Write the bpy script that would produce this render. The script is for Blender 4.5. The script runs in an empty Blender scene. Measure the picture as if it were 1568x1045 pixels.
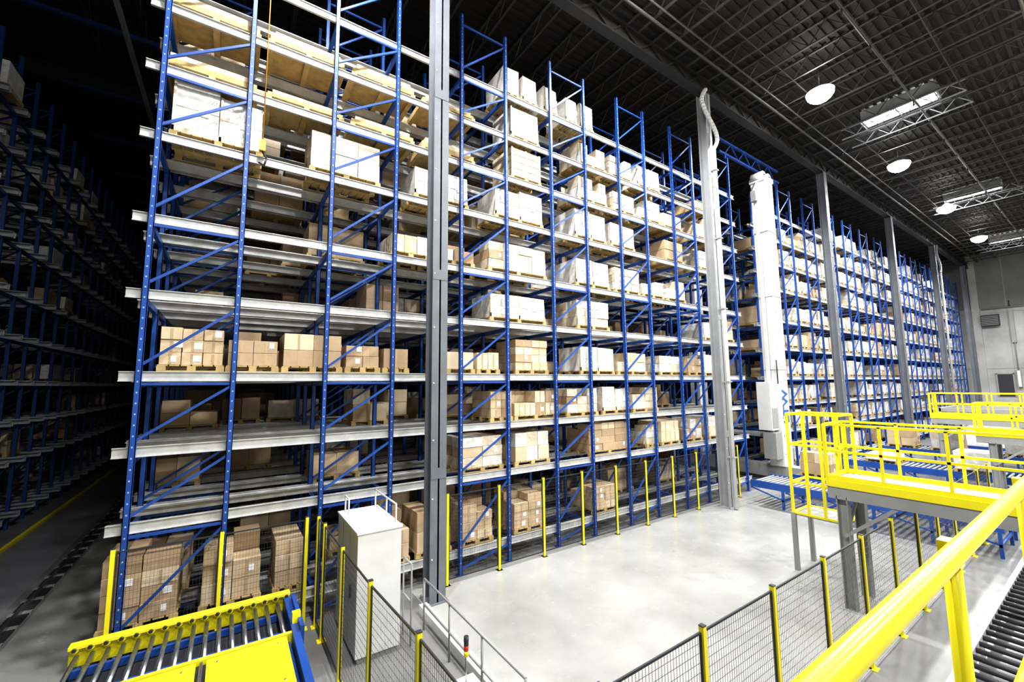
import bpy, math, random
from mathutils import Vector, Matrix
R = random.Random(7)
sc = bpy.context.scene
try:
    sc.view_settings.view_transform = 'Standard'
    sc.view_settings.exposure = 0.0
except Exception as e:
    print(e)
for lk in ('Medium High Contrast', 'None'):
    try:
        sc.view_settings.look = lk; print('look', lk); break
    except Exception as e:
        print(e)

# ------------------------------------------------------------ materials
def mat(name, col, rough=0.5, metal=0.0, var=0.0, scale=3.0, bump=0.0, bscale=20.0, col2=None, emit=None, estr=0.0, rvar=0.0):
    m = bpy.data.materials.new(name); m.use_nodes = True
    nt = m.node_tree; b = nt.nodes['Principled BSDF']
    b.inputs['Base Color'].default_value = (*col, 1)
    b.inputs['Roughness'].default_value = rough
    b.inputs['Metallic'].default_value = metal
    tc = nt.nodes.new('ShaderNodeTexCoord')
    if var > 0 or col2:
        n = nt.nodes.new('ShaderNodeTexNoise'); n.inputs['Scale'].default_value = scale
        n.inputs['Detail'].default_value = 6; n.inputs['Roughness'].default_value = 0.6
        nt.links.new(tc.outputs['Object'], n.inputs['Vector'])
        cr = nt.nodes.new('ShaderNodeValToRGB')
        cr.color_ramp.elements[0].position = 0.3; cr.color_ramp.elements[1].position = 0.7
        c2 = col2 if col2 else tuple(c * (1 - var) for c in col)
        cr.color_ramp.elements[0].color = (*c2, 1); cr.color_ramp.elements[1].color = (*col, 1)
        nt.links.new(n.outputs['Fac'], cr.inputs['Fac']); nt.links.new(cr.outputs['Color'], b.inputs['Base Color'])
    if rvar > 0:
        n3 = nt.nodes.new('ShaderNodeTexNoise'); n3.inputs['Scale'].default_value = 2.3; n3.inputs['Detail'].default_value = 8
        nt.links.new(tc.outputs['Object'], n3.inputs['Vector'])
        mr = nt.nodes.new('ShaderNodeMapRange'); mr.inputs['To Min'].default_value = max(.05, rough-rvar); mr.inputs['To Max'].default_value = rough+rvar
        nt.links.new(n3.outputs['Fac'], mr.inputs['Value']); nt.links.new(mr.outputs['Result'], b.inputs['Roughness'])
    if bump > 0:
        n2 = nt.nodes.new('ShaderNodeTexNoise'); n2.inputs['Scale'].default_value = bscale
        nt.links.new(tc.outputs['Object'], n2.inputs['Vector'])
        bp = nt.nodes.new('ShaderNodeBump'); bp.inputs['Strength'].default_value = bump
        bp.inputs['Distance'].default_value = 0.03
        nt.links.new(n2.outputs['Fac'], bp.inputs['Height']); nt.links.new(bp.outputs['Normal'], b.inputs['Normal'])
    if emit:
        b.inputs['Emission Color'].default_value = (*emit, 1); b.inputs['Emission Strength'].default_value = estr
    return m

BLUE = mat('rack_blue_paint', (0.020, 0.085, 0.36), 0.4, 0, 0.3, 2, rvar=.15)
BLUE_SHADED = mat('rack_blue_paint_shaded', (0.014, 0.045, 0.18), 0.5, 0, 0.3, 2)  # rack blue with the left block's shade put into the colour
GALV = mat('galvanised_steel', (0.64, 0.64, 0.63), 0.45, 0.15, 0.3, 4, rvar=.15)
GALV_SHADED = mat('galvanised_steel_shaded', (0.38, 0.39, 0.41), 0.5, 0.15, 0.3, 4)  # same galvanised steel, darkened to paint in the left block's shade
HOLE = mat('punched_hole', (0.35, 0.42, 0.6), 0.6)
CB = [mat('cardboard_a', (0.66, 0.50, 0.32), 0.7, 0, 0.2, 3, 0.15, 8),
      mat('cardboard_b', (0.50, 0.36, 0.22), 0.75, 0, 0.2, 3, 0.15, 8),
      mat('cardboard_c', (0.76, 0.62, 0.43), 0.65, 0, 0.2, 3, 0.15, 8),
      mat('cardboard_d', (0.42, 0.29, 0.17), 0.7, 0, 0.2, 3, 0.15, 8)]
WRAP = mat('white_stretch_wrap', (0.86, 0.86, 0.83), 0.28, 0, 0, 3.5, 0.7, 9, col2=(0.54, 0.51, 0.45))
WRAPB = mat('wrapped_cardboard', (0.78, 0.67, 0.50), 0.25, 0, 0.35, 3.5, 0.7, 9)
TAPE = mat('packing_tape', (0.46, 0.34, 0.21), 0.3)
LABEL = mat('white_label', (0.9, 0.9, 0.9), 0.5)
WOOD = mat('pallet_wood', (0.58, 0.42, 0.18), 0.8, 0, 0.4, 5)
YEL = mat('safety_yellow', (0.95, 0.83, 0.02), 0.35, 0, 0.10, 3, rvar=.12)
BLK = mat('fence_black', (0.03, 0.03, 0.035), 0.5)
WIRE = mat('mesh_wire', (0.05, 0.05, 0.055), 0.5)
COLG = mat('column_grey', (0.17, 0.18, 0.20), 0.5, 0, 0.25, 1.5, rvar=.15)
COLL = mat('light_and_lit_grey', (0.34, 0.345, 0.35), 0.5, 0, 0.2, 1.5, rvar=.15)
STEEL = mat('roller_steel', (0.45, 0.46, 0.48), 0.28, 0.9, rvar=.1)
RUB = mat('dark_rubber', (0.03, 0.03, 0.035), 0.6)
WHT = mat('white_enamel', (0.76, 0.76, 0.74), 0.35, 0, 0.12, 2)
GREYP = mat('grey_paint', (0.33, 0.33, 0.32), 0.5, 0, 0.15, 2)
FLOOR = mat('concrete_floor', (0.25, 0.245, 0.24), 0.32, 0, 0, 0.7, 0.05, 3, col2=(0.15, 0.148, 0.143), rvar=.12)
COAT = mat('pale_floor_coating', (0.42, 0.417, 0.395), 0.25, 0, 0, 0.45, 0.02, 2, col2=(0.27, 0.267, 0.25), rvar=.1)
AISLE = mat('aisle_floor_grey', (0.26, 0.265, 0.275), 0.4, 0, 0.3, 1)
DECK = mat('roof_deck', (0.022, 0.019, 0.017), 0.7, 0, 0.3, 1.2)
JOIST = mat('joist_steel', (0.068, 0.064, 0.060), 0.5, 0.1, 0.2, 2)
GIRD = mat('girder_steel', (0.04, 0.038, 0.036), 0.5, 0.1, 0.2, 2)
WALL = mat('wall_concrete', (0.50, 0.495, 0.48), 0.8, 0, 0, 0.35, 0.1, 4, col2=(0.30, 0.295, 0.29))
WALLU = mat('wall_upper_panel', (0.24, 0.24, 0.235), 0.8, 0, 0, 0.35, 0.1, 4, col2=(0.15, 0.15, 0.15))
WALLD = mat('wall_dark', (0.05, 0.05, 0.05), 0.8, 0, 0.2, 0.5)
LAMP = mat('lamp_emitter', (1, 1, 1), 0.5, emit=(1, 0.98, 0.95), estr=60)
STRIP = mat('skylight_glow', (1, 1, 1), 0.5, emit=(0.92, 0.96, 1), estr=14)
RED = mat('beacon_red', (0.6, 0.03, 0.02), 0.3)
ORG = mat('hook_orange', (0.6, 0.28, 0.03), 0.5)
TXT = mat('lettering_blue', (0.03, 0.12, 0.4), 0.5)

# ------------------------------------------------------------ mesh builder
class MB:
    def __init__(s): s.v = []; s.f = []; s.m = []; s.mats = []; s.smooth = []
    def mi(s, m):
        if m not in s.mats: s.mats.append(m)
        return s.mats.index(m)
    def hexa(s, pts, m):
        i = len(s.v); s.v += pts; k = s.mi(m)
        for q in ((0,3,2,1),(4,5,6,7),(0,1,5,4),(1,2,6,5),(2,3,7,6),(3,0,4,7)):
            s.f.append(tuple(i + a for a in q)); s.m.append(k); s.smooth.append(False)
    def box(s, x0, x1, y0, y1, z0, z1, m):
        s.hexa([(x0,y0,z0),(x1,y0,z0),(x1,y1,z0),(x0,y1,z0),(x0,y0,z1),(x1,y0,z1),(x1,y1,z1),(x0,y1,z1)], m)
    def bar(s, a, b, w, h, m):
        a = Vector(a); b = Vector(b); d = (b - a).normalized()
        up = Vector((0,0,1)) if abs(d.z) < 0.99 else Vector((0,1,0))
        r = d.cross(up).normalized(); u = r.cross(d).normalized()
        P = []
        for e in (a, b):
            for (i, j) in ((-1,-1),(1,-1),(1,1),(-1,1)):
                P.append(tuple(e + r*(i*w/2) + u*(j*h/2)))
        s.hexa(P, m)
    def cyl(s, a, b, r, m, n=12, r2=None):
        a = Vector(a); b = Vector(b); d = (b - a).normalized()
        if r2 is None: r2 = r
        up = Vector((0,0,1)) if abs(d.z) < 0.99 else Vector((0,1,0))
        p = d.cross(up).normalized(); q = p.cross(d).normalized()
        i = len(s.v); k = s.mi(m)
        for e, rr in ((a, r), (b, r2)):
            for t in range(n):
                an = 2*math.pi*t/n
                s.v.append(tuple(e + p*(rr*math.cos(an)) + q*(rr*math.sin(an))))
        for t in range(n):
            t2 = (t+1) % n
            s.f.append((i+t, i+t2, i+n+t2, i+n+t)); s.m.append(k); s.smooth.append(True)
        s.f.append(tuple(i+t for t in reversed(range(n)))); s.m.append(k); s.smooth.append(False)
        s.f.append(tuple(i+n+t for t in range(n))); s.m.append(k); s.smooth.append(False)
    def path(s, pts, r, m, n=10):
        for a, b in zip(pts[:-1], pts[1:]): s.cyl(a, b, r, m, n)
    def build(s, name, parent=None, bevel=0):
        me = bpy.data.meshes.new(name); me.from_pydata(s.v, [], s.f)
        for m in s.mats: me.materials.append(m)
        me.polygons.foreach_set('material_index', s.m)
        me.polygons.foreach_set('use_smooth', s.smooth)
        me.update()
        o = bpy.data.objects.new(name, me); sc.collection.objects.link(o)
        if parent: o.parent = parent
        if bevel:
            bv = o.modifiers.new('bevel', 'BEVEL'); bv.width = bevel; bv.segments = 1; bv.limit_method = 'ANGLE'
        return o
def empty(name, loc=(0,0,0)):
    e = bpy.data.objects.new(name, None); sc.collection.objects.link(e); e.empty_display_size = 0.2
    return e

# ------------------------------------------------------------ constants
RY = 10.38                      # rack face plane
LP = 1.46                       # lane pitch (depth)
LV = [0.6, 2.53, 3.89, 5.29, 6.87, 8.38, 10.1, 11.55, 12.92, 14.32]
TOP = 16.2
CY = 9.58                       # column line
CXS = [4.2 + 12.65*i for i in range(-1, 6)]
ROOF = 19.3

# ------------------------------------------------------------ room shell
XE = 70.0; XW = -26.0; YN = 46.0; YS = -15.0
b = MB(); b.box(XW-.2, XE+.2, YS-.2, YN+.2, -0.3, 0, FLOOR); b.build('floor')
b = MB(); b.box(3.9, 17.9, 3.0, 10.3, 0.0, 0.012, COAT)
b.box(17.9, 24.0, 8.9, 10.3, 0.0, 0.012, COAT)
b.box(-3.38, -1.6, 5, YN-1, 0.0, 0.012, COAT); b.build('floor_coating_and_lit_strip')  # this strip: bright light on the aisle floor put into the colour
b = MB(); b.box(XW, XE, YS, YN, ROOF, ROOF+.2, DECK)
y = YS
while y < YN-1:
    b.box(XW, XE, y, y+0.12, ROOF-0.07, ROOF+0.01, DECK); y += 0.32
b.build('ceiling')
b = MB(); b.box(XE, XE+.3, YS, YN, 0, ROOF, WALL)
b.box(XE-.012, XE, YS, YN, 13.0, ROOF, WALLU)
for yy in range(-14, 12, 3):
    b.box(XE-.02, XE+.01, yy, yy+.06, 0, ROOF, GREYP)
for zz in (6.2, 12.4):
    b.box(XE-.03, XE, YS, YN, zz, zz+.08, GREYP)
b.box(XE-.25, XE, 9.0, 9.6, 0, ROOF, WALL)
b.build('wall_east')
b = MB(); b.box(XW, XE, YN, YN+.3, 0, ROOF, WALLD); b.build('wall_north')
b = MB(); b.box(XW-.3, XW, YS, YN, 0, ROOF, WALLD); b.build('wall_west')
b = MB(); b.box(XW, XE, YS-.3, YS, 0, ROOF, WALL); b.build('wall_south')
# wall fittings
xd = XE-.035
b = MB(); b.box(xd-.06, xd, 7.2, 8.3, 3.2, 5.6, RUB); b.box(xd-.1, xd, 7.1, 7.2, 3.2, 5.7, GREYP); b.box(xd-.1, xd, 8.3, 8.4, 3.2, 5.7, GREYP)
b.box(xd-.1, xd, 7.1, 8.4, 5.6, 5.7, GREYP); b.build('door_1')
b = MB(); b.box(XE-.6, XE-.04, 7.6, 8.95, 11.0, 12.2, RUB)
for k in range(6): b.box(XE-.65, XE-.6, 7.65, 8.9, 11.05+k*.18, 11.1+k*.18, GREYP)
b.box(XE-.3, XE-.04, 6.6, 6.9, 9.0, 12.6, GREYP)
b.build('ventilation_unit')
b = MB()
for (ya, yb, za, zb) in ((5.4, 6.2, 5.6, 7.0), (4.2, 4.8, 4.6, 6.8), (6.6, 6.9, 4.2, 6.0)):
    b.box(XE-.35, XE-.04, ya, yb, za, zb, GREYP); b.box(XE-.36, XE-.35, ya+.05, yb-.05, za+.05, zb-.05, WHT)
    b.cyl((XE-.2, (ya+yb)/2, zb), (XE-.2, (ya+yb)/2, 12.4), .04, GREYP, 8)
b.build('wall_electrical_boxes')
b = MB(); b.cyl((XE-.15, YS+.5, 12.9), (XE-.15, 8.9, 12.9), .08, GREYP)
for k in range(8): b.cyl((XE-.15, -10+k*2.4, 12.9), (XE-.15, -10+k*2.4, 13.6), .04, RUB)
b.build('wall_pipe')

# ------------------------------------------------------------ roof joists / girders
def truss_y(b, x, y0, y1, zt, zb, m, step=0.62, w=.05):
    b.box(x-w, x+w, y0, y1, zt-.05, zt, m); b.box(x-w*.9, x+w*.9, y0, y1, zb, zb+.05, m)
    n = int((y1-y0)/step); 
    for k in range(n):
        ya = y0+k*step; yb = ya+step
        if k % 2: b.bar((x,ya,zt-.03),(x,yb,zb+.03),.03,.03,m)
        else: b.bar((x,ya,zb+.03),(x,yb,zt-.03),.03,.03,m)
b = MB(); x = -5.0
while x < XE:
    truss_y(b, x, YS, CY, ROOF-.07, ROOF-.85, JOIST)
    truss_y(b, x, CY, 23, ROOF-.07, ROOF-.85, JOIST)
    x += 1.58
for yy in (-10, -5.5, -1, 3.2, 7.3):      # bridging
    b.box(-5, XE, yy-.02, yy+.02, ROOF-.84, ROOF-.80, JOIST)
b.build('roof_joists')
b = MB()
for gy in (CY, -5.0, 24.0):
    b.box(XW, XE, gy-.18, gy+.18, ROOF-.95, ROOF-.88, GIRD)
    b.box(XW, XE, gy-.18, gy+.18, ROOF-1.55, ROOF-1.48, GIRD)
    b.box(XW, XE, gy-.03, gy+.03, ROOF-1.5, ROOF-.9, GIRD)
    x = XW
    while x < XE-1:
        b.bar((x,gy-.1,ROOF-1.5),(x+.8,gy-.1,ROOF-.9),.06,.06,GIRD); x += 1.6
        b.bar((x-.8,gy-.1,ROOF-.9),(x,gy-.1,ROOF-1.5),.06,.06,GIRD)
b.build('roof_girders')
b = MB()
for (py, pz, r) in ((8.6, 18.2, .06), (8.2, 18.3, .04), (4.6, 18.25, .05), (1.0, 18.25, .05)):
    b.cyl((XW+1, py, pz), (XE-1, py, pz), r, JOIST, 8)
for k in range(24):
    b.cyl((0+k*2.9, 4.6, 18.25), (0+k*2.9, 4.6, 17.9), .03, JOIST, 6)
b.build('sprinkler_pipes')

# ------------------------------------------------------------ columns
def column(x, y, m, top):
    b = MB(); w = .40; d = .40; t = .035
    b.box(x-w/2, x+w/2, y-d/2, y-d/2+t, 0.03, top, m)
    b.box(x-w/2, x+w/2, y+d/2-t, y+d/2, 0.03, top, m)
    b.box(x-.02, x+.02, y-d/2, y+d/2, 0.03, top, m)
    b.box(x-.26, x+.26, y-.26, y+.26, 0, .035, m)
    for sx in (-1, 1):
        for sy in (-1, 1): b.cyl((x+sx*.23, y+sy*.23, .03), (x+sx*.23, y+sy*.23, .09), .02, STEEL, 6)
    z = 1.0
    while z < top-1:
        b.cyl((x-.15, y-d/2-.012, z), (x-.15, y-d/2+.01, z), .016, LABEL, 8)
        z += 1.35
    for z in (2.8, 7.6, 12.4):
        b.box(x-w/2+.005, x+w/2-.005, y-d/2-.008, y-d/2, z, z+.25, m)
    return b.build('steel_column')
for i, cx in enumerate(CXS):
    if cx < 0: cx = -9.2
    column(cx, CY, COLG if i != 2 else COLL, ROOF-1.56)  # the COLL column is paler: its lighting is put into the colour
# rain drain pipes with swan neck
for i in (2, 5):
    cx = CXS[i]-.1; cy = CY-.4; b = MB()
    pts = [(cx, cy, .05), (cx, cy, 15.0)]
    for k in range(1, 25):
        t = k/24.0; pts.append((cx + .42*math.sin(t*2*math.pi)-.35*t, cy, 15.0+2.6*t))
    b.path(pts, .085, WHT if i == 2 else COLL, 12)
    for z in (2, 5, 8, 11, 14): b.box(cx-.12, cx+.12, cy-.11, cy+.15, z, z+.05, GREYP)
    b.build('drain_pipe')

# ------------------------------------------------------------ racks
def upright(b, x, y, detail, B):
    w = .10; d = .09; t = .012
    if detail:
        b.box(x-w/2, x+w/2, y-d/2, y-d/2+t, .02, TOP, B)
        b.box(x-w/2, x-w/2+t, y-d/2, y+d/2, .02, TOP, B)
        b.box(x+w/2-t, x+w/2, y-d/2, y+d/2, .02, TOP, B)
        b.box(x-.1, x+.1, y-.09, y+.09, 0, .02, B)
        if detail > 1:
            z = .3
            while z < TOP:
                b.box(x-.012, x+.012, y-d/2-.002, y-d/2+.001, z, z+.03, HOLE); z += .2
    else:
        b.box(x-w/2, x+w/2, y-d/2, y+d/2, 0, TOP, B)

def rack(name, frames, x0, x1, ny, detail_rows, y0=RY, lanes_full=99, B=BLUE, G=GALV):
    e = empty(name)
    up = MB(); br = MB(); rl = MB(); ar = MB()
    for k in range(ny):
        y = y0 + k*LP
        for (fa, fb) in frames:
            dt = (2 if k == 0 else 1) if k < detail_rows else 0
            upright(up, fa, y, dt, B); upright(up, fb, y, dt, B)
            if k < lanes_full or fa < x0+4:
                for j, z in enumerate(LV):
                    zt = LV[j+1] if j+1 < len(LV) else TOP-.1
                    br.bar((fa, y+.005, z+.12), (fb, y+.005, zt-.25), .045, .05, B)
                    if j % 2 == 0 or j == 9: br.bar((fa, y+.01, zt-.22), (fb, y+.01, zt-.22), .04, .05, B)
                br.bar((fa, y, .15), (fb, y, LV[0]-.12), .045, .05, B)
            if k < ny-1:
                for z in LV:
                    ar.box(fa-.04, fa+.04, y, y+LP, z-.28, z-.17, B)
                    ar.box(fb-.04, fb+.04, y, y+LP, z-.28, z-.17, B)
        if k < ny-1:
            for z in LV:
                for yy, sg in ((y+.085, 1), (y+LP-.085, -1)):
                    rl.box(x0, x1, yy-.012, yy+.012, z-.17, z+.02, G)
                    a, c = sorted((yy, yy+sg*.13))
                    rl.box(x0, x1, a, c, z-.02, z-.002, G)
                    a, c = sorted((yy, yy-sg*.045))
                    rl.box(x0, x1, a, c, z+.008, z+.02, G)
                    a, c = sorted((yy, yy-sg*.05))
                    rl.box(x0, x1, a, c, z-.17, z-.155, G)
    up.build('uprights', e); br.build('bracing', e); rl.build('lane_rails', e); ar.build('support_arms', e)
    return e
fr1 = [(-1.43,.05),(1.80,3.36),(5.28,6.84),(8.68,10.25),(12.05,13.6),(15.42,16.95),(18.7,20.1)]
rack('pallet_rack', fr1, -1.72, 20.6, 21, 3, lanes_full=4)
b = MB()     # blue ties bridging the crane aisle at the rack heads
for yy in (RY+.1, RY+2*LP+.1, RY+4*LP+.1):
    for xx in (20.1, 25.3): b.box(xx-.05, xx+.05, yy-.05, yy+.05, 16.2, 16.45, BLUE)
    for z in (16.42, 17.1): b.box(19.6, 25.8, yy-.05, yy+.05, z, z+.1, BLUE)
    for k in range(4):
        xa = 20.1+k*1.3; b.bar((xa, yy, 16.47), (xa+.65, yy, 17.15), .05, .05, BLUE); b.bar((xa+.65, yy, 17.15), (xa+1.3, yy, 16.47), .05, .05, BLUE)
b.build('rack_head_tie')
fr2 = []; x = 25.3
while x < 68: fr2.append((x, x+1.5)); x += 3.2
rack('pallet_rack', fr2, 24.9, 68.5, 7, 1, lanes_full=3)
fr3 = [(-7.9,-6.4),(-11.3,-9.8)]
rack('pallet_rack', fr3, -12.5, -6.1, 22, 0, y0=11.3, lanes_full=30, B=BLUE_SHADED, G=GALV_SHADED)

# ------------------------------------------------------------ pallet loads
def pallet(b, x0, x1, y0, y1, z):
    for yy in (y0, (y0+y1)/2-.05, y1-.1):
        b.box(x0, x1, yy, yy+.1, z, z+.022, WOOD)
        for xx in (x0, (x0+x1)/2-.07, x1-.14): b.box(xx, xx+.14, yy, yy+.1, z+.022, z+.11, WOOD)
    nb = max(5, int((x1-x0)/.17)); st = (x1-x0)/nb
    for k in range(nb): b.box(x0+k*st+.012, x0+(k+1)*st-.012, y0, y1, z+.11, z+.135, WOOD)
def load(b, x0, x1, y0, y1, z, h, kind, detail=True):
    z += .022
    if detail: pallet(b, x0, x1, y0, y1, z)
    else:
        b.box(x0, x1, y0, y1, z+.1, z+.135, WOOD)
        for xx in (x0, (x0+x1)/2-.06, x1-.12): b.box(xx, xx+.12, y0, y1, z, z+.1, WOOD)
    z += .137; X0 = x0+.03; X1 = x1-.03; Y0 = y0+.03; Y1 = y1-.03; W = X1-X0
    if kind == 'b' or kind == 'm':
        nx = max(1, round(W/R.choice((.4,.5,.6)))); nz = max(1, round(h/R.choice((.26,.34,.42)))); ny = 2
        base = R.choice(CB[:3])
        cm = base if kind == 'b' else WRAPB
        if not detail: nx = min(nx, 2); ny = 1; nz = min(nz, 2)
        cw = W/nx; ch = h/nz; cd = (Y1-Y0)/ny
        for i in range(nx):
            for k in range(nz):
                for j in range(ny):
                    if k == nz-1 and nz > 1 and R.random() < .2: continue
                    g = .006; o = R.uniform(-.02, .02); ox = R.uniform(-.005, .005); dh = R.uniform(0, .025) if k == nz-1 else 0
                    mm = cm
                    if kind == 'm' and R.random() < .4: mm = WRAP
                    elif R.random() < .22: mm = R.choice(CB)
                    b.box(X0+i*cw+g+ox, X0+(i+1)*cw-g+ox, Y0+j*cd+g+o, Y0+(j+1)*cd-g+o, z+k*ch+.002, z+(k+1)*ch-.005-dh, mm)
                    if j == 0 and detail:
                        xm = X0+(i+.5)*cw; yf = Y0+g+o
                        if kind == 'b' and mm is not WRAP: b.box(xm-.025, xm+.025, yf-.003, yf, z+k*ch+.01, z+(k+1)*ch-.03, TAPE)
                        if R.random() < .45:
                            lx = X0+i*cw+cw*R.uniform(.5,.65); lz = z+k*ch+ch*R.uniform(.2,.4)
                            b.box(lx, lx+R.uniform(.08,.15), yf-.006, yf-.001, lz, lz+.12, LABEL)
    elif kind == 'w':
        n = 1 if W < 1.3 else 2; cw = W/n
        for i in range(n):
            hh = h*R.uniform(.88, 1.0)
            i0 = len(b.v)
            b.box(X0+i*cw+.008, X0+(i+1)*cw-.008, Y0, Y1, z, z+hh, WRAP)
            for q in range(i0+4, i0+8):
                vx, vy, vz = b.v[q]; b.v[q] = (vx + R.uniform(-.02,.02), vy+R.uniform(0,.03), vz+R.uniform(-.02,.02))
            if detail:
                b.box(X0+i*cw+.01, X0+(i+1)*cw-.01, Y0-.004, Y0+.01, z+hh*.5-.005, z+hh*.5+.005, WRAPB)
                b.box(X0+i*cw, X0+i*cw+.05, Y0-.006, Y0+.05, z, z+hh, WRAPB)
                b.box(X0+i*cw, X0+(i+1)*cw, Y0-.006, Y0+.02, z, z+.12, WRAPB)
                lx = X0+i*cw+cw*R.uniform(.4,.7); b.box(lx, lx+.2, Y0-.01, Y0-.002, z+hh*.4, z+hh*.4+.16, LABEL)
                b.bar((X0+i*cw+.05, Y0-.004, z+.05), (X0+(i+1)*cw-.1, Y0-.004, z+hh*.8), .01, .03, LABEL)
    elif kind == 'y':   # open yellow bins
        hh = min(h, .55); t = .03
        b.box(X0, X1, Y0, Y1, z, z+t, YEL)
        b.box(X0, X0+t, Y0, Y1, z, z+hh, YEL); b.box(X1-t, X1, Y0, Y1, z, z+hh, YEL)
        b.box(X0, X1, Y0, Y0+t, z, z+hh, YEL); b.box(X0, X1, Y1-t, Y1, z, z+hh, YEL)
    elif kind == 'c':   # slatted crate
        b.box(X0+.03, X1-.03, Y0+.03, Y1-.03, z, z+h-.03, CB[2])
        ns = max(3, int(h/.2)); s = h/ns
        for k in range(ns): b.box(X0, X1, Y0, Y0+.025, z+k*s+.01, z+(k+1)*s-.01, CB[2]); b.box(X0, X0+.025, Y0, Y1, z+k*s+.01, z+(k+1)*s-.01, CB[2])
        for xx in (X0, (X0+X1)/2-.04, X1-.08): b.box(xx, xx+.08, Y0-.02, Y0, z, z+h, CB[2])
    elif kind == 'f':   # flat long bundle
        b.box(X0, X1, Y0, Y1, z, z+h*.5, WOOD); b.box(X0+.1, X1-.1, Y0+.02, Y1, z+h*.5+.01, z+h, CB[2])
F = [ # level, x0, x1, h, kind
 (0,-1.75,-.6,1.15,'b'),(0,-.3,.75,1.1,'b'),(0,.95,1.55,.95,'b'),(0,3.2,3.95,1.0,'b'),(0,4.1,5.1,1.0,'b'),(0,5.35,6.4,.95,'b'),(0,7.1,8.2,.95,'b'),(0,10.3,11.5,.75,'b'),
 (1,5.35,6.75,.85,'m'),(1,7.15,8.5,.85,'m'),(1,10.2,12.2,.95,'b'),(1,13.2,13.9,.7,'m'),(1,14.1,15.3,.8,'b'),(1,15.6,16.9,.8,'m'),
 (2,6.3,7.1,.75,'b'),(2,7.15,8.8,.75,'b'),(2,9.25,10.7,.8,'m'),(2,10.9,12.3,.85,'w'),(2,12.5,14.0,.8,'m'),
 (3,-1.2,-.12,.75,'b'),(3,-.1,.87,.55,'b'),(3,.92,2.2,.75,'b'),(3,2.25,3.1,.55,'b'),(3,3.15,3.85,.5,'b'),(3,4.9,5.8,.5,'b'),(3,5.85,6.65,.5,'b'),(3,7.2,8.5,.95,'b'),(3,9.9,11.6,.85,'w'),(3,11.75,13.4,.7,'m'),(3,14.2,15.7,.65,'m'),(3,16.1,17.3,.6,'b'),
 (4,6.3,8.45,.75,'w'),(4,9.8,11.4,.9,'m'),
 (5,3.3,4.4,.5,'m'),(5,4.45,5.8,.65,'m'),(5,6.25,8.5,.85,'m'),(5,9.8,11.5,.95,'w'),(5,11.75,13.2,.85,'m'),(5,13.35,14.7,.85,'m'),(5,14.9,16.2,.8,'m'),
 (6,-1.3,.36,1.15,'w'),(6,1.3,3.0,.95,'m'),(6,3.9,5.6,.85,'w'),(6,6.5,8.4,.95,'w'),(6,9.8,11.4,1.0,'w'),(6,11.6,13.0,.9,'w'),
 (7,7.1,8.35,.95,'c'),(7,10.0,11.5,.8,'m'),(7,11.8,13.1,.7,'m'),(7,13.3,14.7,.8,'m'),
 (8,7.1,8.3,1.05,'w'),(8,10.1,11.5,.75,'m'),(8,11.7,13.0,.75,'m'),(8,13.3,14.8,.85,'w'),
 (9,6.85,7.5,1.0,'w'),(9,7.6,8.25,.95,'w'),(9,8.5,9.15,.95,'w'),(9,9.5,10.1,.9,'w'),(9,10.2,10.9,.9,'w')]
for (l, x0, x1, h, k) in F:
    b = MB(); load(b, x0, x1, RY+.12, RY+LP-.14, LV[l], h, k); b.build('palletized_cartons', bevel=.006)
b = MB()
for l in (7, 8):
    for x0 in (-1.5, .35, 2.2, 4.1):
        load(b, x0, x0+1.7, RY+.12, RY+LP-.14, LV[l], R.uniform(.16,.28), 'f', False)
b.build('flat_bundles')
b = MB()
def fill(b, xa, xb, k0, k1, prob, y0, levels, detail=False, kinds='bbbmmw', hmin=.5, hmax=1.0):
    for k in range(k0, k1):
        for l in levels:
            x = xa + R.uniform(0,.3)
            while x < xb-1.3:
                w = R.choice((1.0,1.2,1.3,1.5))
                if R.random() < prob:
                    hx = min(hmax, (LV[l+1]-LV[l]-.45) if l+1 < len(LV) else hmax)
                    load(b, x, min(x+w, xb), y0+k*LP+.12, y0+(k+1)*LP-.14, LV[l], R.uniform(hmin, hx), R.choice(kinds), detail)
                x += w + R.uniform(.08,.35)
fill(b, -1.6, 20, 1, 2, .3, RY, range(0, 9), kinds='bbbbm')
fill(b, -1.6, 20, 2, 4, .5, RY, range(0, 9), kinds='bbbbm')
fill(b, -1.6, 2.5, 4, 19, .4, RY, range(0, 9), kinds='bbbm')
fill(b, 13.5, 20, 0, 1, .35, RY, (6, 7))
fill(b, 17.2, 20, 0, 1, .6, RY, range(0, 9))
b.build('stored_cartons')
b = MB()
fill(b, 25.2, 68, 0, 1, .86, RY, range(0, 9), True, 'bmmwwm', .6, 1.0)
fill(b, 25.2, 68, 0, 1, .45, RY, (9,), True, 'mww', .6, 1.0)
fill(b, 25.2, 68, 1, 3, .35, RY, range(0, 9))
b.build('stored_cartons')
b = MB()
fill(b, -12, -6.2, 0, 20, .5, 11.3, range(2, 10), False, 'bbmmww')
fill(b, -12, -6.2, 0, 20, .6, 11.3, range(0, 2), False, 'bmwyw')
b.build('stored_cartons')

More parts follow.
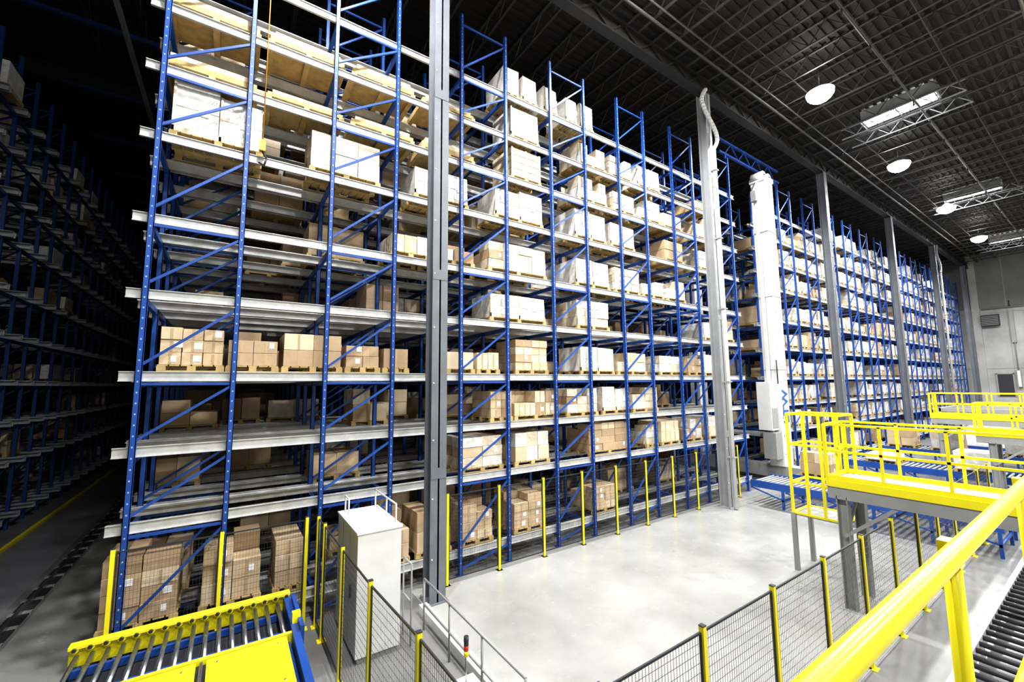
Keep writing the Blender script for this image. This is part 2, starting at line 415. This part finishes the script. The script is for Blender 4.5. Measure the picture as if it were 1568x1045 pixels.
# ------------------------------------------------------------ safety fence
def fence(b, pts, h=2.2, mesh=True):
    for (x, y) in pts:
        b.box(x-.03, x+.03, y-.03, y+.03, .01, h+.04, YEL)
        b.box(x-.08, x+.08, y-.08, y+.08, 0.0, .012, YEL)
        b.box(x-.032, x+.032, y-.032, y+.032, h+.04, h+.05, BLK)
    for (a, c) in zip(pts[:-1], pts[1:]):
        A = Vector((a[0], a[1], 0)); C = Vector((c[0], c[1], 0)); d = (C-A).normalized()
        P = A+d*.05; Q = C-d*.05; L = (Q-P).length
        z0 = .14; z1 = h-.02
        for z in (z0, z1): b.bar((P.x,P.y,z),(Q.x,Q.y,z),.02,.025,BLK)
        for e in (P, Q): b.bar((e.x,e.y,z0),(e.x,e.y,z1),.02,.025,BLK)
        if mesh:
            n = int(L/.05)
            for i in range(1, n):
                e = P+d*(L*i/n); b.bar((e.x,e.y,z0),(e.x,e.y,z1),.0032,.0032,WIRE)
            m = int((z1-z0)/.1)
            for i in range(1, m):
                z = z0+(z1-z0)*i/m; b.bar((P.x,P.y,z),(Q.x,Q.y,z),.0035,.0035,WIRE)
FY = RY-.33
b = MB(); fence(b, [(4.75+1.55*i, FY) for i in range(10)]); b.build('safety_fence')
b = MB(); fence(b, [(-1.52, FY), (.02, FY), (1.5, FY)]); b.build('safety_fence')
b = MB(); fence(b, [(1.72, FY-.05), (1.74, 9.4), (1.76, 7.9), (1.8, 6.32), (1.9, 4.74), (1.95, 3.0)]); b.build('safety_fence')
b = MB(); fence(b, [(2.95+1.655*i, 3.0) for i in range(12)]); b.build('safety_fence')

# ------------------------------------------------------------ white control cabinet, curb, beacon
b = MB()
x0, x1, y0, y1, h = 2.1, 2.92, 8.25, 9.9, 2.25
b.box(x0, x1, y0, y1, .1, h, WHT); b.box(x0+.04, x1-.04, y0+.04, y1-.04, 0, .1, GREYP)
b.box(x0-.02, x1+.02, y0-.02, y1+.02, h, h+.04, WHT)
for k in range(1, 3): b.box(x0-.004, x0, y0+k*.57, y0+k*.57+.01, .15, h-.05, GREYP)
b.box(x0-.03, x0-.004, y0+.4, y0+.43, 1.0, 1.25, RUB)
for yy in (y0+.1, y0+.7, y1-.15):
    b.cyl((x1-.08, yy, h+.04), (x1-.08, yy, h+.42), .018, WHT, 8)
b.cyl((x1-.08, y0+.1, h+.42), (x1-.08, y1-.15, h+.42), .018, WHT, 8)
for yy in (y1-.15, y1-.45): b.cyl((x0+.1, yy, h+.04), (x0+.1, yy, h+.38), .018, WHT, 8)
b.cyl((x0+.1, y1-.15, h+.38), (x0+.1, y1-.45, h+.38), .018, WHT, 8)
for yy in (8.25, 8.7):
    b.cyl((x1+.22, yy, 0), (x1+.22, yy, 1.5), .018, GREYP, 8)
b.cyl((x1+.22, 8.25, 1.5), (x1+.22, 8.7, 1.5), .018, GREYP, 8)
b.cyl((x1+.22, 8.25, .8), (x1+.22, 8.7, .8), .018, GREYP, 8)
b.build('control_cabinet', bevel=.01)
b = MB(); b.box(3.72, 3.9, 3.1, 9.3, 0, .16, WHT); b.build('floor_curb')
b = MB()
for yy in (5.0, 6.2, 7.4, 8.6): b.cyl((3.55, yy, 0), (3.55, yy, 1.0), .022, GREYP, 8)
for z in (.5, 1.0): b.cyl((3.55, 5.0, z), (3.55, 8.6, z), .022, GREYP, 8)
b.build('low_guard_rail')
b = MB(); b.box(2.75, 3.15, 5.4, 5.8, 0, .75, WHT); b.box(2.72, 3.18, 5.37, 5.83, .75, .78, WHT)
b.box(2.78, 3.12, 5.395, 5.4, .1, .68, GREYP)
b.cyl((2.95, 5.6, .78), (2.95, 5.6, 1.2), .015, STEEL, 8)
b.cyl((2.95, 5.6, 1.2), (2.95, 5.6, 1.27), .035, YEL, 12); b.cyl((2.95, 5.6, 1.27), (2.95, 5.6, 1.34), .035, RED, 12); b.cyl((2.95, 5.6, 1.34), (2.95, 5.6, 1.46), .035, BLK, 12)
b.build('signal_beacon')
b = MB(); b.cyl((.33, RY-.14, 10.4), (.33, RY-.14, 17.6), .012, ORG, 6)
b.box(.27, .39, RY-.2, RY-.08, 10.15, 10.4, ORG); b.path([(.33, RY-.14, 10.15), (.42, RY-.14, 10.0), (.38, RY-.14, 9.85), (.27, RY-.14, 9.88)], .02, BLK, 8)
b.build('hoist_cable')

# ------------------------------------------------------------ front left roller conveyor
e = empty('roller_conveyor')
b = MB()
b.box(-1.75, 1.1, 9.0, 9.08, .95, 1.27, YEL)
b.box(-1.75, 1.1, 7.72, 7.78, .95, 1.17, YEL)
b.box(-1.75, 1.1, 8.92, 9.0, 1.22, 1.27, YEL)
k = -1.68
while k < 1.05:
    b.cyl((k, 8.93, 1.22), (k, 8.99, 1.22), .055, YEL, 12); b.cyl((k, 8.9, 1.22), (k, 8.935, 1.22), .03, BLK, 8); k += .17
b.build('side_frames', e, bevel=.005)
b = MB(); k = -1.65
while k < .95:
    b.cyl((k, 7.8, 1.12), (k, 8.93, 1.12), .032, STEEL, 12); k += .17
b.build('rollers', e)
b = MB()
b.box(-1.7, .98, 7.8, 8.92, .92, .96, RUB)
for yy in (7.95, 8.6):
    b.box(-1.65, .95, yy, yy+.05, .98, 1.08, BLUE)
b.box(1.0, 1.1, 5.5, 9.0, .85, 1.2, BLUE); b.box(1.1, 1.16, 7.6, 8.8, .7, 1.28, BLUE); 
b.box(1.02, 1.14, 7.9, 8.0, 1.2, 1.36, YEL)
for xx in (-1.65, -.3, 1.0):
    for yy in (5.6, 7.74, 8.98): b.box(xx-.04, xx+.04, yy-.04, yy+.04, .02, .95, BLUE); b.box(xx-.08, xx+.08, yy-.08, yy+.08, 0, .02, BLUE)
for yy in (5.6, 7.74, 8.98): b.box(-1.65, 1.0, yy-.03, yy+.03, .3, .38, BLUE)
b.build('support_frame', e)
b = MB()
b.box(-1.35, -.2, 5.4, 7.68, 1.12, 1.16, YEL); b.box(-.08, .92, 5.4, 7.68, 1.12, 1.16, YEL)
b.box(-.2, -.08, 5.4, 7.7, 1.05, 1.1, RUB); b.box(-1.4, .98, 5.4, 7.7, .98, 1.05, BLUE)
for xx in (-1.2, -.35, .05, .8):
    for yy in (5.6, 6.6, 7.55): b.cyl((xx, yy, 1.16), (xx, yy, 1.168), .018, STEEL, 8)
b.box(-.16, -.12, 5.4, 7.7, 1.1, 1.15, STEEL)
b.build('cover_plates', e, bevel=.005)
b = MB()
for yy in [5.5+.16*i for i in range(14)]: b.cyl((-1.95, yy, 1.1), (-1.42, yy, 1.1), .05, STEEL, 12)
b.box(-2.0, -1.95, 5.4, 7.7, .9, 1.16, YEL); b.build('transfer_rollers', e)

# ------------------------------------------------------------ left aisle floor and crane rail
b = MB(); b.box(-5.3, -3.95, 5, YN-.5, 0, .008, AISLE); b.build('aisle_strip')
b = MB(); b.box(-3.66, -3.58, 6, YN-1, .0, .12, STEEL); b.box(-3.78, -3.46, 6, YN-1, 0, .02, RUB)
y = 6
while y < YN-1:
    b.box(-3.80, -3.44, y, y+.12, 0.0, .04, GREYP); y += .75
b.build('crane_floor_rail')
b = MB(); b.box(-5.65, -5.55, 6, YN-1, 0, .09, YEL); b.build('aisle_kerb')
b = MB(); b.box(-3.68, -3.56, 8, YN-1, 17.2, 17.4, GREYP); 
y = 10.0
while y < YN-2:
    b.box(-6.3, -1.4, y, y+.12, 17.4, 17.55, BLUE_SHADED); y += 4.4
b.build('crane_top_guide')
# ------------------------------------------------------------ storage crane on the right
e = empty('stacker_crane')
b = MB(); mx, my = 23.45, 10.35
b.box(mx-.45, mx+.45, my-.35, my+.35, .8, 15.7, WHT)
for z in [1.4+.9*i for i in range(16)]:
    b.cyl((mx-.3, my-.36, z), (mx-.3, my-.34, z), .035, BLK, 8); 
for z in (5.6, 9.4, 12.9): b.box(mx-.47, mx+.47, my-.37, my+.37, z, z+.04, GREYP)
b.build('mast', e, bevel=.03)
b = MB()
b.box(mx-.5, mx+.5, my-.4, my+.4, 15.7, 15.95, WHT)
for sx in (-.3, .25):
    b.cyl((mx+sx, my-.3, 16.0), (mx+sx, my+.3, 16.0), .28, WHT, 20); b.cyl((mx+sx, my-.34, 16.0), (mx+sx, my+.34, 16.0), .1, BLK, 12)
b.bar((mx-.45, my, 15.7), (mx-.9, my, 15.1), .1, .12, WHT); b.box(mx-1.0, mx-.8, my-.15, my+.15, 14.5, 15.1, GREYP)
b.box(mx-.8, mx-.74, my-.1, my+.1, 1.2, 15.1, WHT)
b.build('head_pulleys', e, bevel=.02)
b = MB()
b.box(mx-.35, mx+.35, my-1.1, my+5, .2, .8, GREYP); b.box(mx-.4, mx+.4, my+4, my+4.6, .8, 15.9, WHT)
for yy in (my-.7, my+4.6): b.cyl((mx-.12, yy, .3), (mx+.12, yy, .3), .3, STEEL, 20)
b.box(mx-.06, mx+.06, my-1.6, my+30, 0, .1, STEEL)
b.box(mx-1.15, mx-.5, my-.2, my+.45, 2.6, 5.0, WHT); b.box(mx-1.1, mx-.55, my-.22, my-.2, 2.7, 3.7, GREYP); b.box(mx-1.1, mx-.55, my-.22, my-.2, 3.8, 4.9, LABEL)
b.box(mx-1.1, mx-.5, my-.3, my+.3, 1.2, 2.5, GREYP)
b.box(mx-.6, mx+.6, my+.5, my+3.9, 2.2, 2.35, GREYP)
b.cyl((mx-.7, my-.4, 4.9), (mx-.7, my-.4, 6.1), .03, BLK, 8)
b.build('base_and_cabinet', e, bevel=.01)
cu = bpy.data.curves.new('lettering', 'FONT'); cu.body = 'LTW'; cu.size = .8; cu.extrude = .005; cu.offset = .012; cu.materials.append(TXT)
t = bpy.data.objects.new('lettering', cu); sc.collection.objects.link(t); t.parent = e
t.location = (mx+.28, my-.375, 2.9); t.rotation_euler = (math.radians(90), math.radians(-90), 0)

# ------------------------------------------------------------ blue floor conveyors on the right
def blue_conv(name, x0, x1, y0, y1, z, along='y', fm=BLUE, legs=True, rollm=STEEL, pitch=.18):
    b = MB()
    if along == 'y':
        for xx in (x0, x1-.08): b.box(xx, xx+.08, y0, y1, z-.25, z+.02, fm)
        k = y0+.1
        while k < y1-.05: b.cyl((x0+.08, k, z-.04), (x1-.08, k, z-.04), .045, rollm, 8); k += pitch
        k = y0+.1
        while k < y1 and legs:
            for xx in (x0+.04, x1-.04):
                b.box(xx-.04, xx+.04, k-.04, k+.04, .0, z-.25, fm)
            b.box(x0, x1, k-.03, k+.03, .3, .38, fm); b.bar((x0+.04,k,.35),(x0+.04,min(k+1.3,y1),z-.28),.04,.05,fm); k += 1.4
    else:
        for yy in (y0, y1-.08): b.box(x0, x1, yy, yy+.08, z-.22, z+.02, fm)
        k = x0+.1
        while k < x1-.05: b.cyl((k, y0+.08, z-.04), (k, y1-.08, z-.04), .045, rollm, 8); k += pitch
        k = x0+.1
        while k < x1:
            for yy in (y0+.04, y1-.04): b.box(k-.04, k+.04, yy-.04, yy+.04, .0, z-.2, fm)
            k += 1.6
    return b.build(name)
blue_conv('floor_conveyor', 18.2, 20.0, 2.4, 9.3, .95, rollm=GREYP)
blue_conv('floor_conveyor', 20.6, 22.2, 2.4, 8.8, .95, rollm=GREYP)
blue_conv('floor_conveyor', 25.5, 27.2, 0.5, 8.6, 1.15, rollm=GREYP)
blue_conv('floor_conveyor', 31.0, 33.0, 0.5, 8.4, 1.3, rollm=GREYP)
blue_conv('floor_conveyor', 6.5, 17.5, 1.15, 2.0, .45, 'x', WHT, True, RUB, .3)
b = MB(); load(b, 20.8, 22.0, 7.3, 8.5, .93, .9, 'b'); b.build('palletized_cartons', bevel=.006)
for (xx, yy, k, h) in ((25.7,6.4,'w',.25),(25.7,3.4,'w',.8),(31.3,5.2,'m',.9),(31.3,2.6,'w',.8),(31.3,7.0,'b',.8)):
    b = MB(); load(b, xx, xx+1.3, yy, yy+1.2, 1.135 if xx < 30 else 1.285, h, k); b.build('palletized_cartons')
b = MB()
for (xx, yy) in ((34.5, 3.0), (34.5, 6.5), (38.5, 3.0), (38.5, 6.5)):
    b.box(xx-.08, xx+.08, yy-.08, yy+.08, 0, 3.4, GREYP)
for yy in (3.0, 6.5): b.box(34.5, 38.5, yy-.08, yy+.08, 3.2, 3.4, GREYP); b.box(34.5, 38.5, yy-.05, yy+.05, 1.2, 1.35, BLUE)
for xx in (34.5, 38.5): b.box(xx-.08, xx+.08, 3.0, 6.5, 3.2, 3.4, GREYP); b.box(xx-.05, xx+.05, 3.0, 6.5, 1.2, 1.35, BLUE)
b.box(34.5, 38.5, 3.0, 6.5, 1.3, 1.36, GREYP); b.box(35.5, 37.5, 3.8, 5.8, 1.36, 2.6, WHT)
b.build('lift_station')

# ------------------------------------------------------------ walkways with yellow railings
def rail_run(b, p, q, z, h=1.1, post=1.0, s=.05, toe=True):
    P = Vector((p[0], p[1], z)); Q = Vector((q[0], q[1], z)); L = (Q-P).length; d = (Q-P)/L
    for hh in (h, h*.52): b.bar(P+Vector((0,0,hh)), Q+Vector((0,0,hh)), s, s, YEL)
    if toe: b.bar(P+Vector((0,0,.06)), Q+Vector((0,0,.06)), .015, .10, YEL)
    n = max(1, round(L/post))
    for i in range(n+1):
        e = P+d*(L*i/n); b.box(e.x-s/2, e.x+s/2, e.y-s/2, e.y+s/2, z-.1, z+h, YEL)
def walkway(x0, x1, y0, y1, z, legs_y, name='mezzanine_walkway', post=1.0, h=1.1):
    e = empty(name)
    b = MB(); b.box(x0, x1, y0, y1, z-.04, z, GREYP)
    for xx in (x0, x1-.1): b.box(xx, xx+.1, y0, y1, z-.40, z-.06, GREYP)
    b.box(x0-.02, x0, y0, y1, z-.14, z+.02, YEL); b.box(x0, x1, y1, y1+.02, z-.14, z+.02, YEL)
    for yy in legs_y:
        for xx in (x0+.1, x1-.1):
            b.box(xx-.1, xx+.1, yy-.1, yy-.085, .02, z-.34, GREYP); b.box(xx-.1, xx+.1, yy+.085, yy+.1, .02, z-.34, GREYP)
            b.box(xx-.01, xx+.01, yy-.09, yy+.09, .02, z-.34, GREYP); b.box(xx-.18, xx+.18, yy-.18, yy+.18, 0, .02, GREYP)
        b.bar((x0+.05, yy, z-1.2), (x0+.05, yy-1.0, z-.35), .07, .07, GREYP)
        b.bar((x0+.1, yy, z-1.2), (x1-.1, yy, z-.35), .06, .06, GREYP)
    b.build('deck_and_legs', e)
    b = MB(); rail_run(b, (x0+.03, y0), (x0+.03, y1), z, h, post=post); rail_run(b, (x1-.03, y0), (x1-.03, y1), z, h, post=post); rail_run(b, (x0, y1-.03), (x1, y1-.03), z, h, post=.6)
    b.build('railings', e)
    return e
walkway(11.5, 12.7, -6, 4.15, 2.76, (-4.5, 3.9), h=1.25)
walkway(18.5, 19.8, -6, 1.6, 2.85, (-4.5, 1.2))
walkway(24.0, 25.2, -6, 3.6, 3.0, (-4, 3.2))
walkway(29.5, 30.7, -6, 5.9, 3.25, (-4, 5.6))
# access cage
b = MB()
cx0, cx1, cy0, cy1, cz0, cz1 = 12.8, 13.8, 4.3, 5.45, 1.5, 4.12
for z in (cz0, 2.3, 3.3, cz1):
    for (p, q) in (((cx0,cy0),(cx0,cy1)),((cx1,cy0),(cx1,cy1)),((cx0,cy1),(cx1,cy1)),((cx0,cy0),(cx1,cy0))):
        b.bar((p[0],p[1],z),(q[0],q[1],z),.05,.05,YEL)
for yy in (cy0, 4.7, 5.07, cy1):
    b.box(cx0-.03, cx0+.03, yy-.03, yy+.03, cz0, cz1, YEL); b.box(cx1-.03, cx1+.03, yy-.03, yy+.03, cz0, cz1, YEL)
for xx in (cx0, cx1):
    for yy in (cy0, cy1): b.box(xx-.05, xx+.05, yy-.05, yy+.05, 0, cz0, GREYP)
b.box(cx0, cx1, cy0, cy1, cz0-.05, cz0, GREYP)
b.build('access_cage')

# camera-side platform with foreground handrail
e = empty('viewing_platform')
b = MB(); b.box(-2.5, 7, -4, .42, 3.3, 3.36, GREYP); b.box(-2.5, 7, .36, .44, 3.05, 3.36, YEL)
for xx in (-2.3, 2.2, 6.7):
    for yy in (-3.7, .25): b.box(xx-.08, xx+.08, yy-.08, yy+.08, 0, 3.3, GREYP)
b.build('deck', e)
b = MB()
b.cyl((-2.4, .36, 4.462), (7, .36, 4.462), .028, YEL, 20); b.cyl((-2.4, .37, 3.75), (7, .37, 3.75), .022, YEL, 12)
for xx in (-2.3, -.9, .45, 1.98, 3.5, 5, 6.5):
    b.cyl((xx, .385, 3.3), (xx, .385, 4.45), .024, YEL, 16)
    b.box(xx-.03, xx+.03, .36, .41, 4.40, 4.48, YEL)
b.build('handrail', e)

# ------------------------------------------------------------ lamps
lx = [1.5, 11.3, 21.7, 33.2, 44.8, 57.0]
for yy, pw in ((6.8, 3300), (0.0, 2550), (-8.0, 2500)):  # rows on the camera side are unseen, added to light the rack front
    for xx in lx:
        b = MB(); z = 18.15
        prev = (.54, z)
        for k in range(1, 6):
            a = k*math.pi/2/5.0; cur = (max(.54*math.cos(a), .01), z-.45*math.sin(a))
            b.cyl((xx, yy, prev[1]), (xx, yy, cur[1]), prev[0], LAMP, 24, cur[0]); prev = cur
        b.cyl((xx, yy, z+.002), (xx, yy, z+.3), .52, GREYP, 24, .16)
        b.cyl((xx, yy, z+.3), (xx, yy, ROOF-.07), .02, GREYP, 8)
        o = b.build('high_bay_lamp')
        ld = bpy.data.lights.new('lamp_light', 'SPOT'); ld.energy = pw*1.42; ld.spot_size = math.radians(160); ld.spot_blend = .5
        ld.shadow_soft_size = .35; ld.color = (.98, .99, 1.0)
        lo = bpy.data.objects.new('lamp_light', ld); sc.collection.objects.link(lo); lo.location = (xx, yy, z-.85); lo.parent = o
for i, xx in enumerate((9.0, 27.5, 44.7, 62.5)):
    b = MB(); zt = ROOF-.09
    for s in (-1, 1):
        a, c = sorted((xx+s*.04, xx+s*.40)); b.box(a, c, 4.0, 6.75, ROOF-.6, ROOF-.55, STRIP)
    b.box(xx-.04, xx+.04, 4.0, 6.75, ROOF-.66, ROOF-.55, GREYP)
    for (a, c, d, f) in ((xx-.48, xx-.42, 3.94, 6.81), (xx+.42, xx+.48, 3.94, 6.81)): b.box(a, c, d, f, ROOF-.66, zt, GREYP)
    b.box(xx-.42, xx+.42, 3.94, 4.0, ROOF-.66, zt, GREYP); b.box(xx-.42, xx+.42, 6.75, 6.81, ROOF-.66, zt, GREYP)
    for xt in (xx-.7, xx+.7): truss_y(b, xt, 3.0, 7.6, ROOF-.75, ROOF-1.35, COLL, .5, .035)  # added pale trusses stand in for lit joists, light put into the colour
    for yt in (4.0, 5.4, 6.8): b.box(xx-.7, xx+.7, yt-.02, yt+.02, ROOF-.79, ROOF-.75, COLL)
    b.build('skylight')

# ------------------------------------------------------------ world + camera
w = bpy.data.worlds.new('World'); sc.world = w; w.use_nodes = True
w.node_tree.nodes['Background'].inputs[0].default_value = (.02, .022, .025, 1)
cam = bpy.data.cameras.new('camera'); cam.sensor_width = 36; cam.lens = 14.643; cam.clip_start = .02; cam.clip_end = 300
co = bpy.data.objects.new('camera', cam); sc.collection.objects.link(co)
r = Vector((.82948, -.55847, -.00935)); u = Vector((-.05015, -.09114, .99459)); bk = r.cross(u)
u = bk.cross(r).normalized()
M = Matrix(((r.x, u.x, bk.x, 0), (r.y, u.y, bk.y, 0), (r.z, u.z, bk.z, 5.0), (0, 0, 0, 1)))
co.matrix_world = M
sc.camera = co
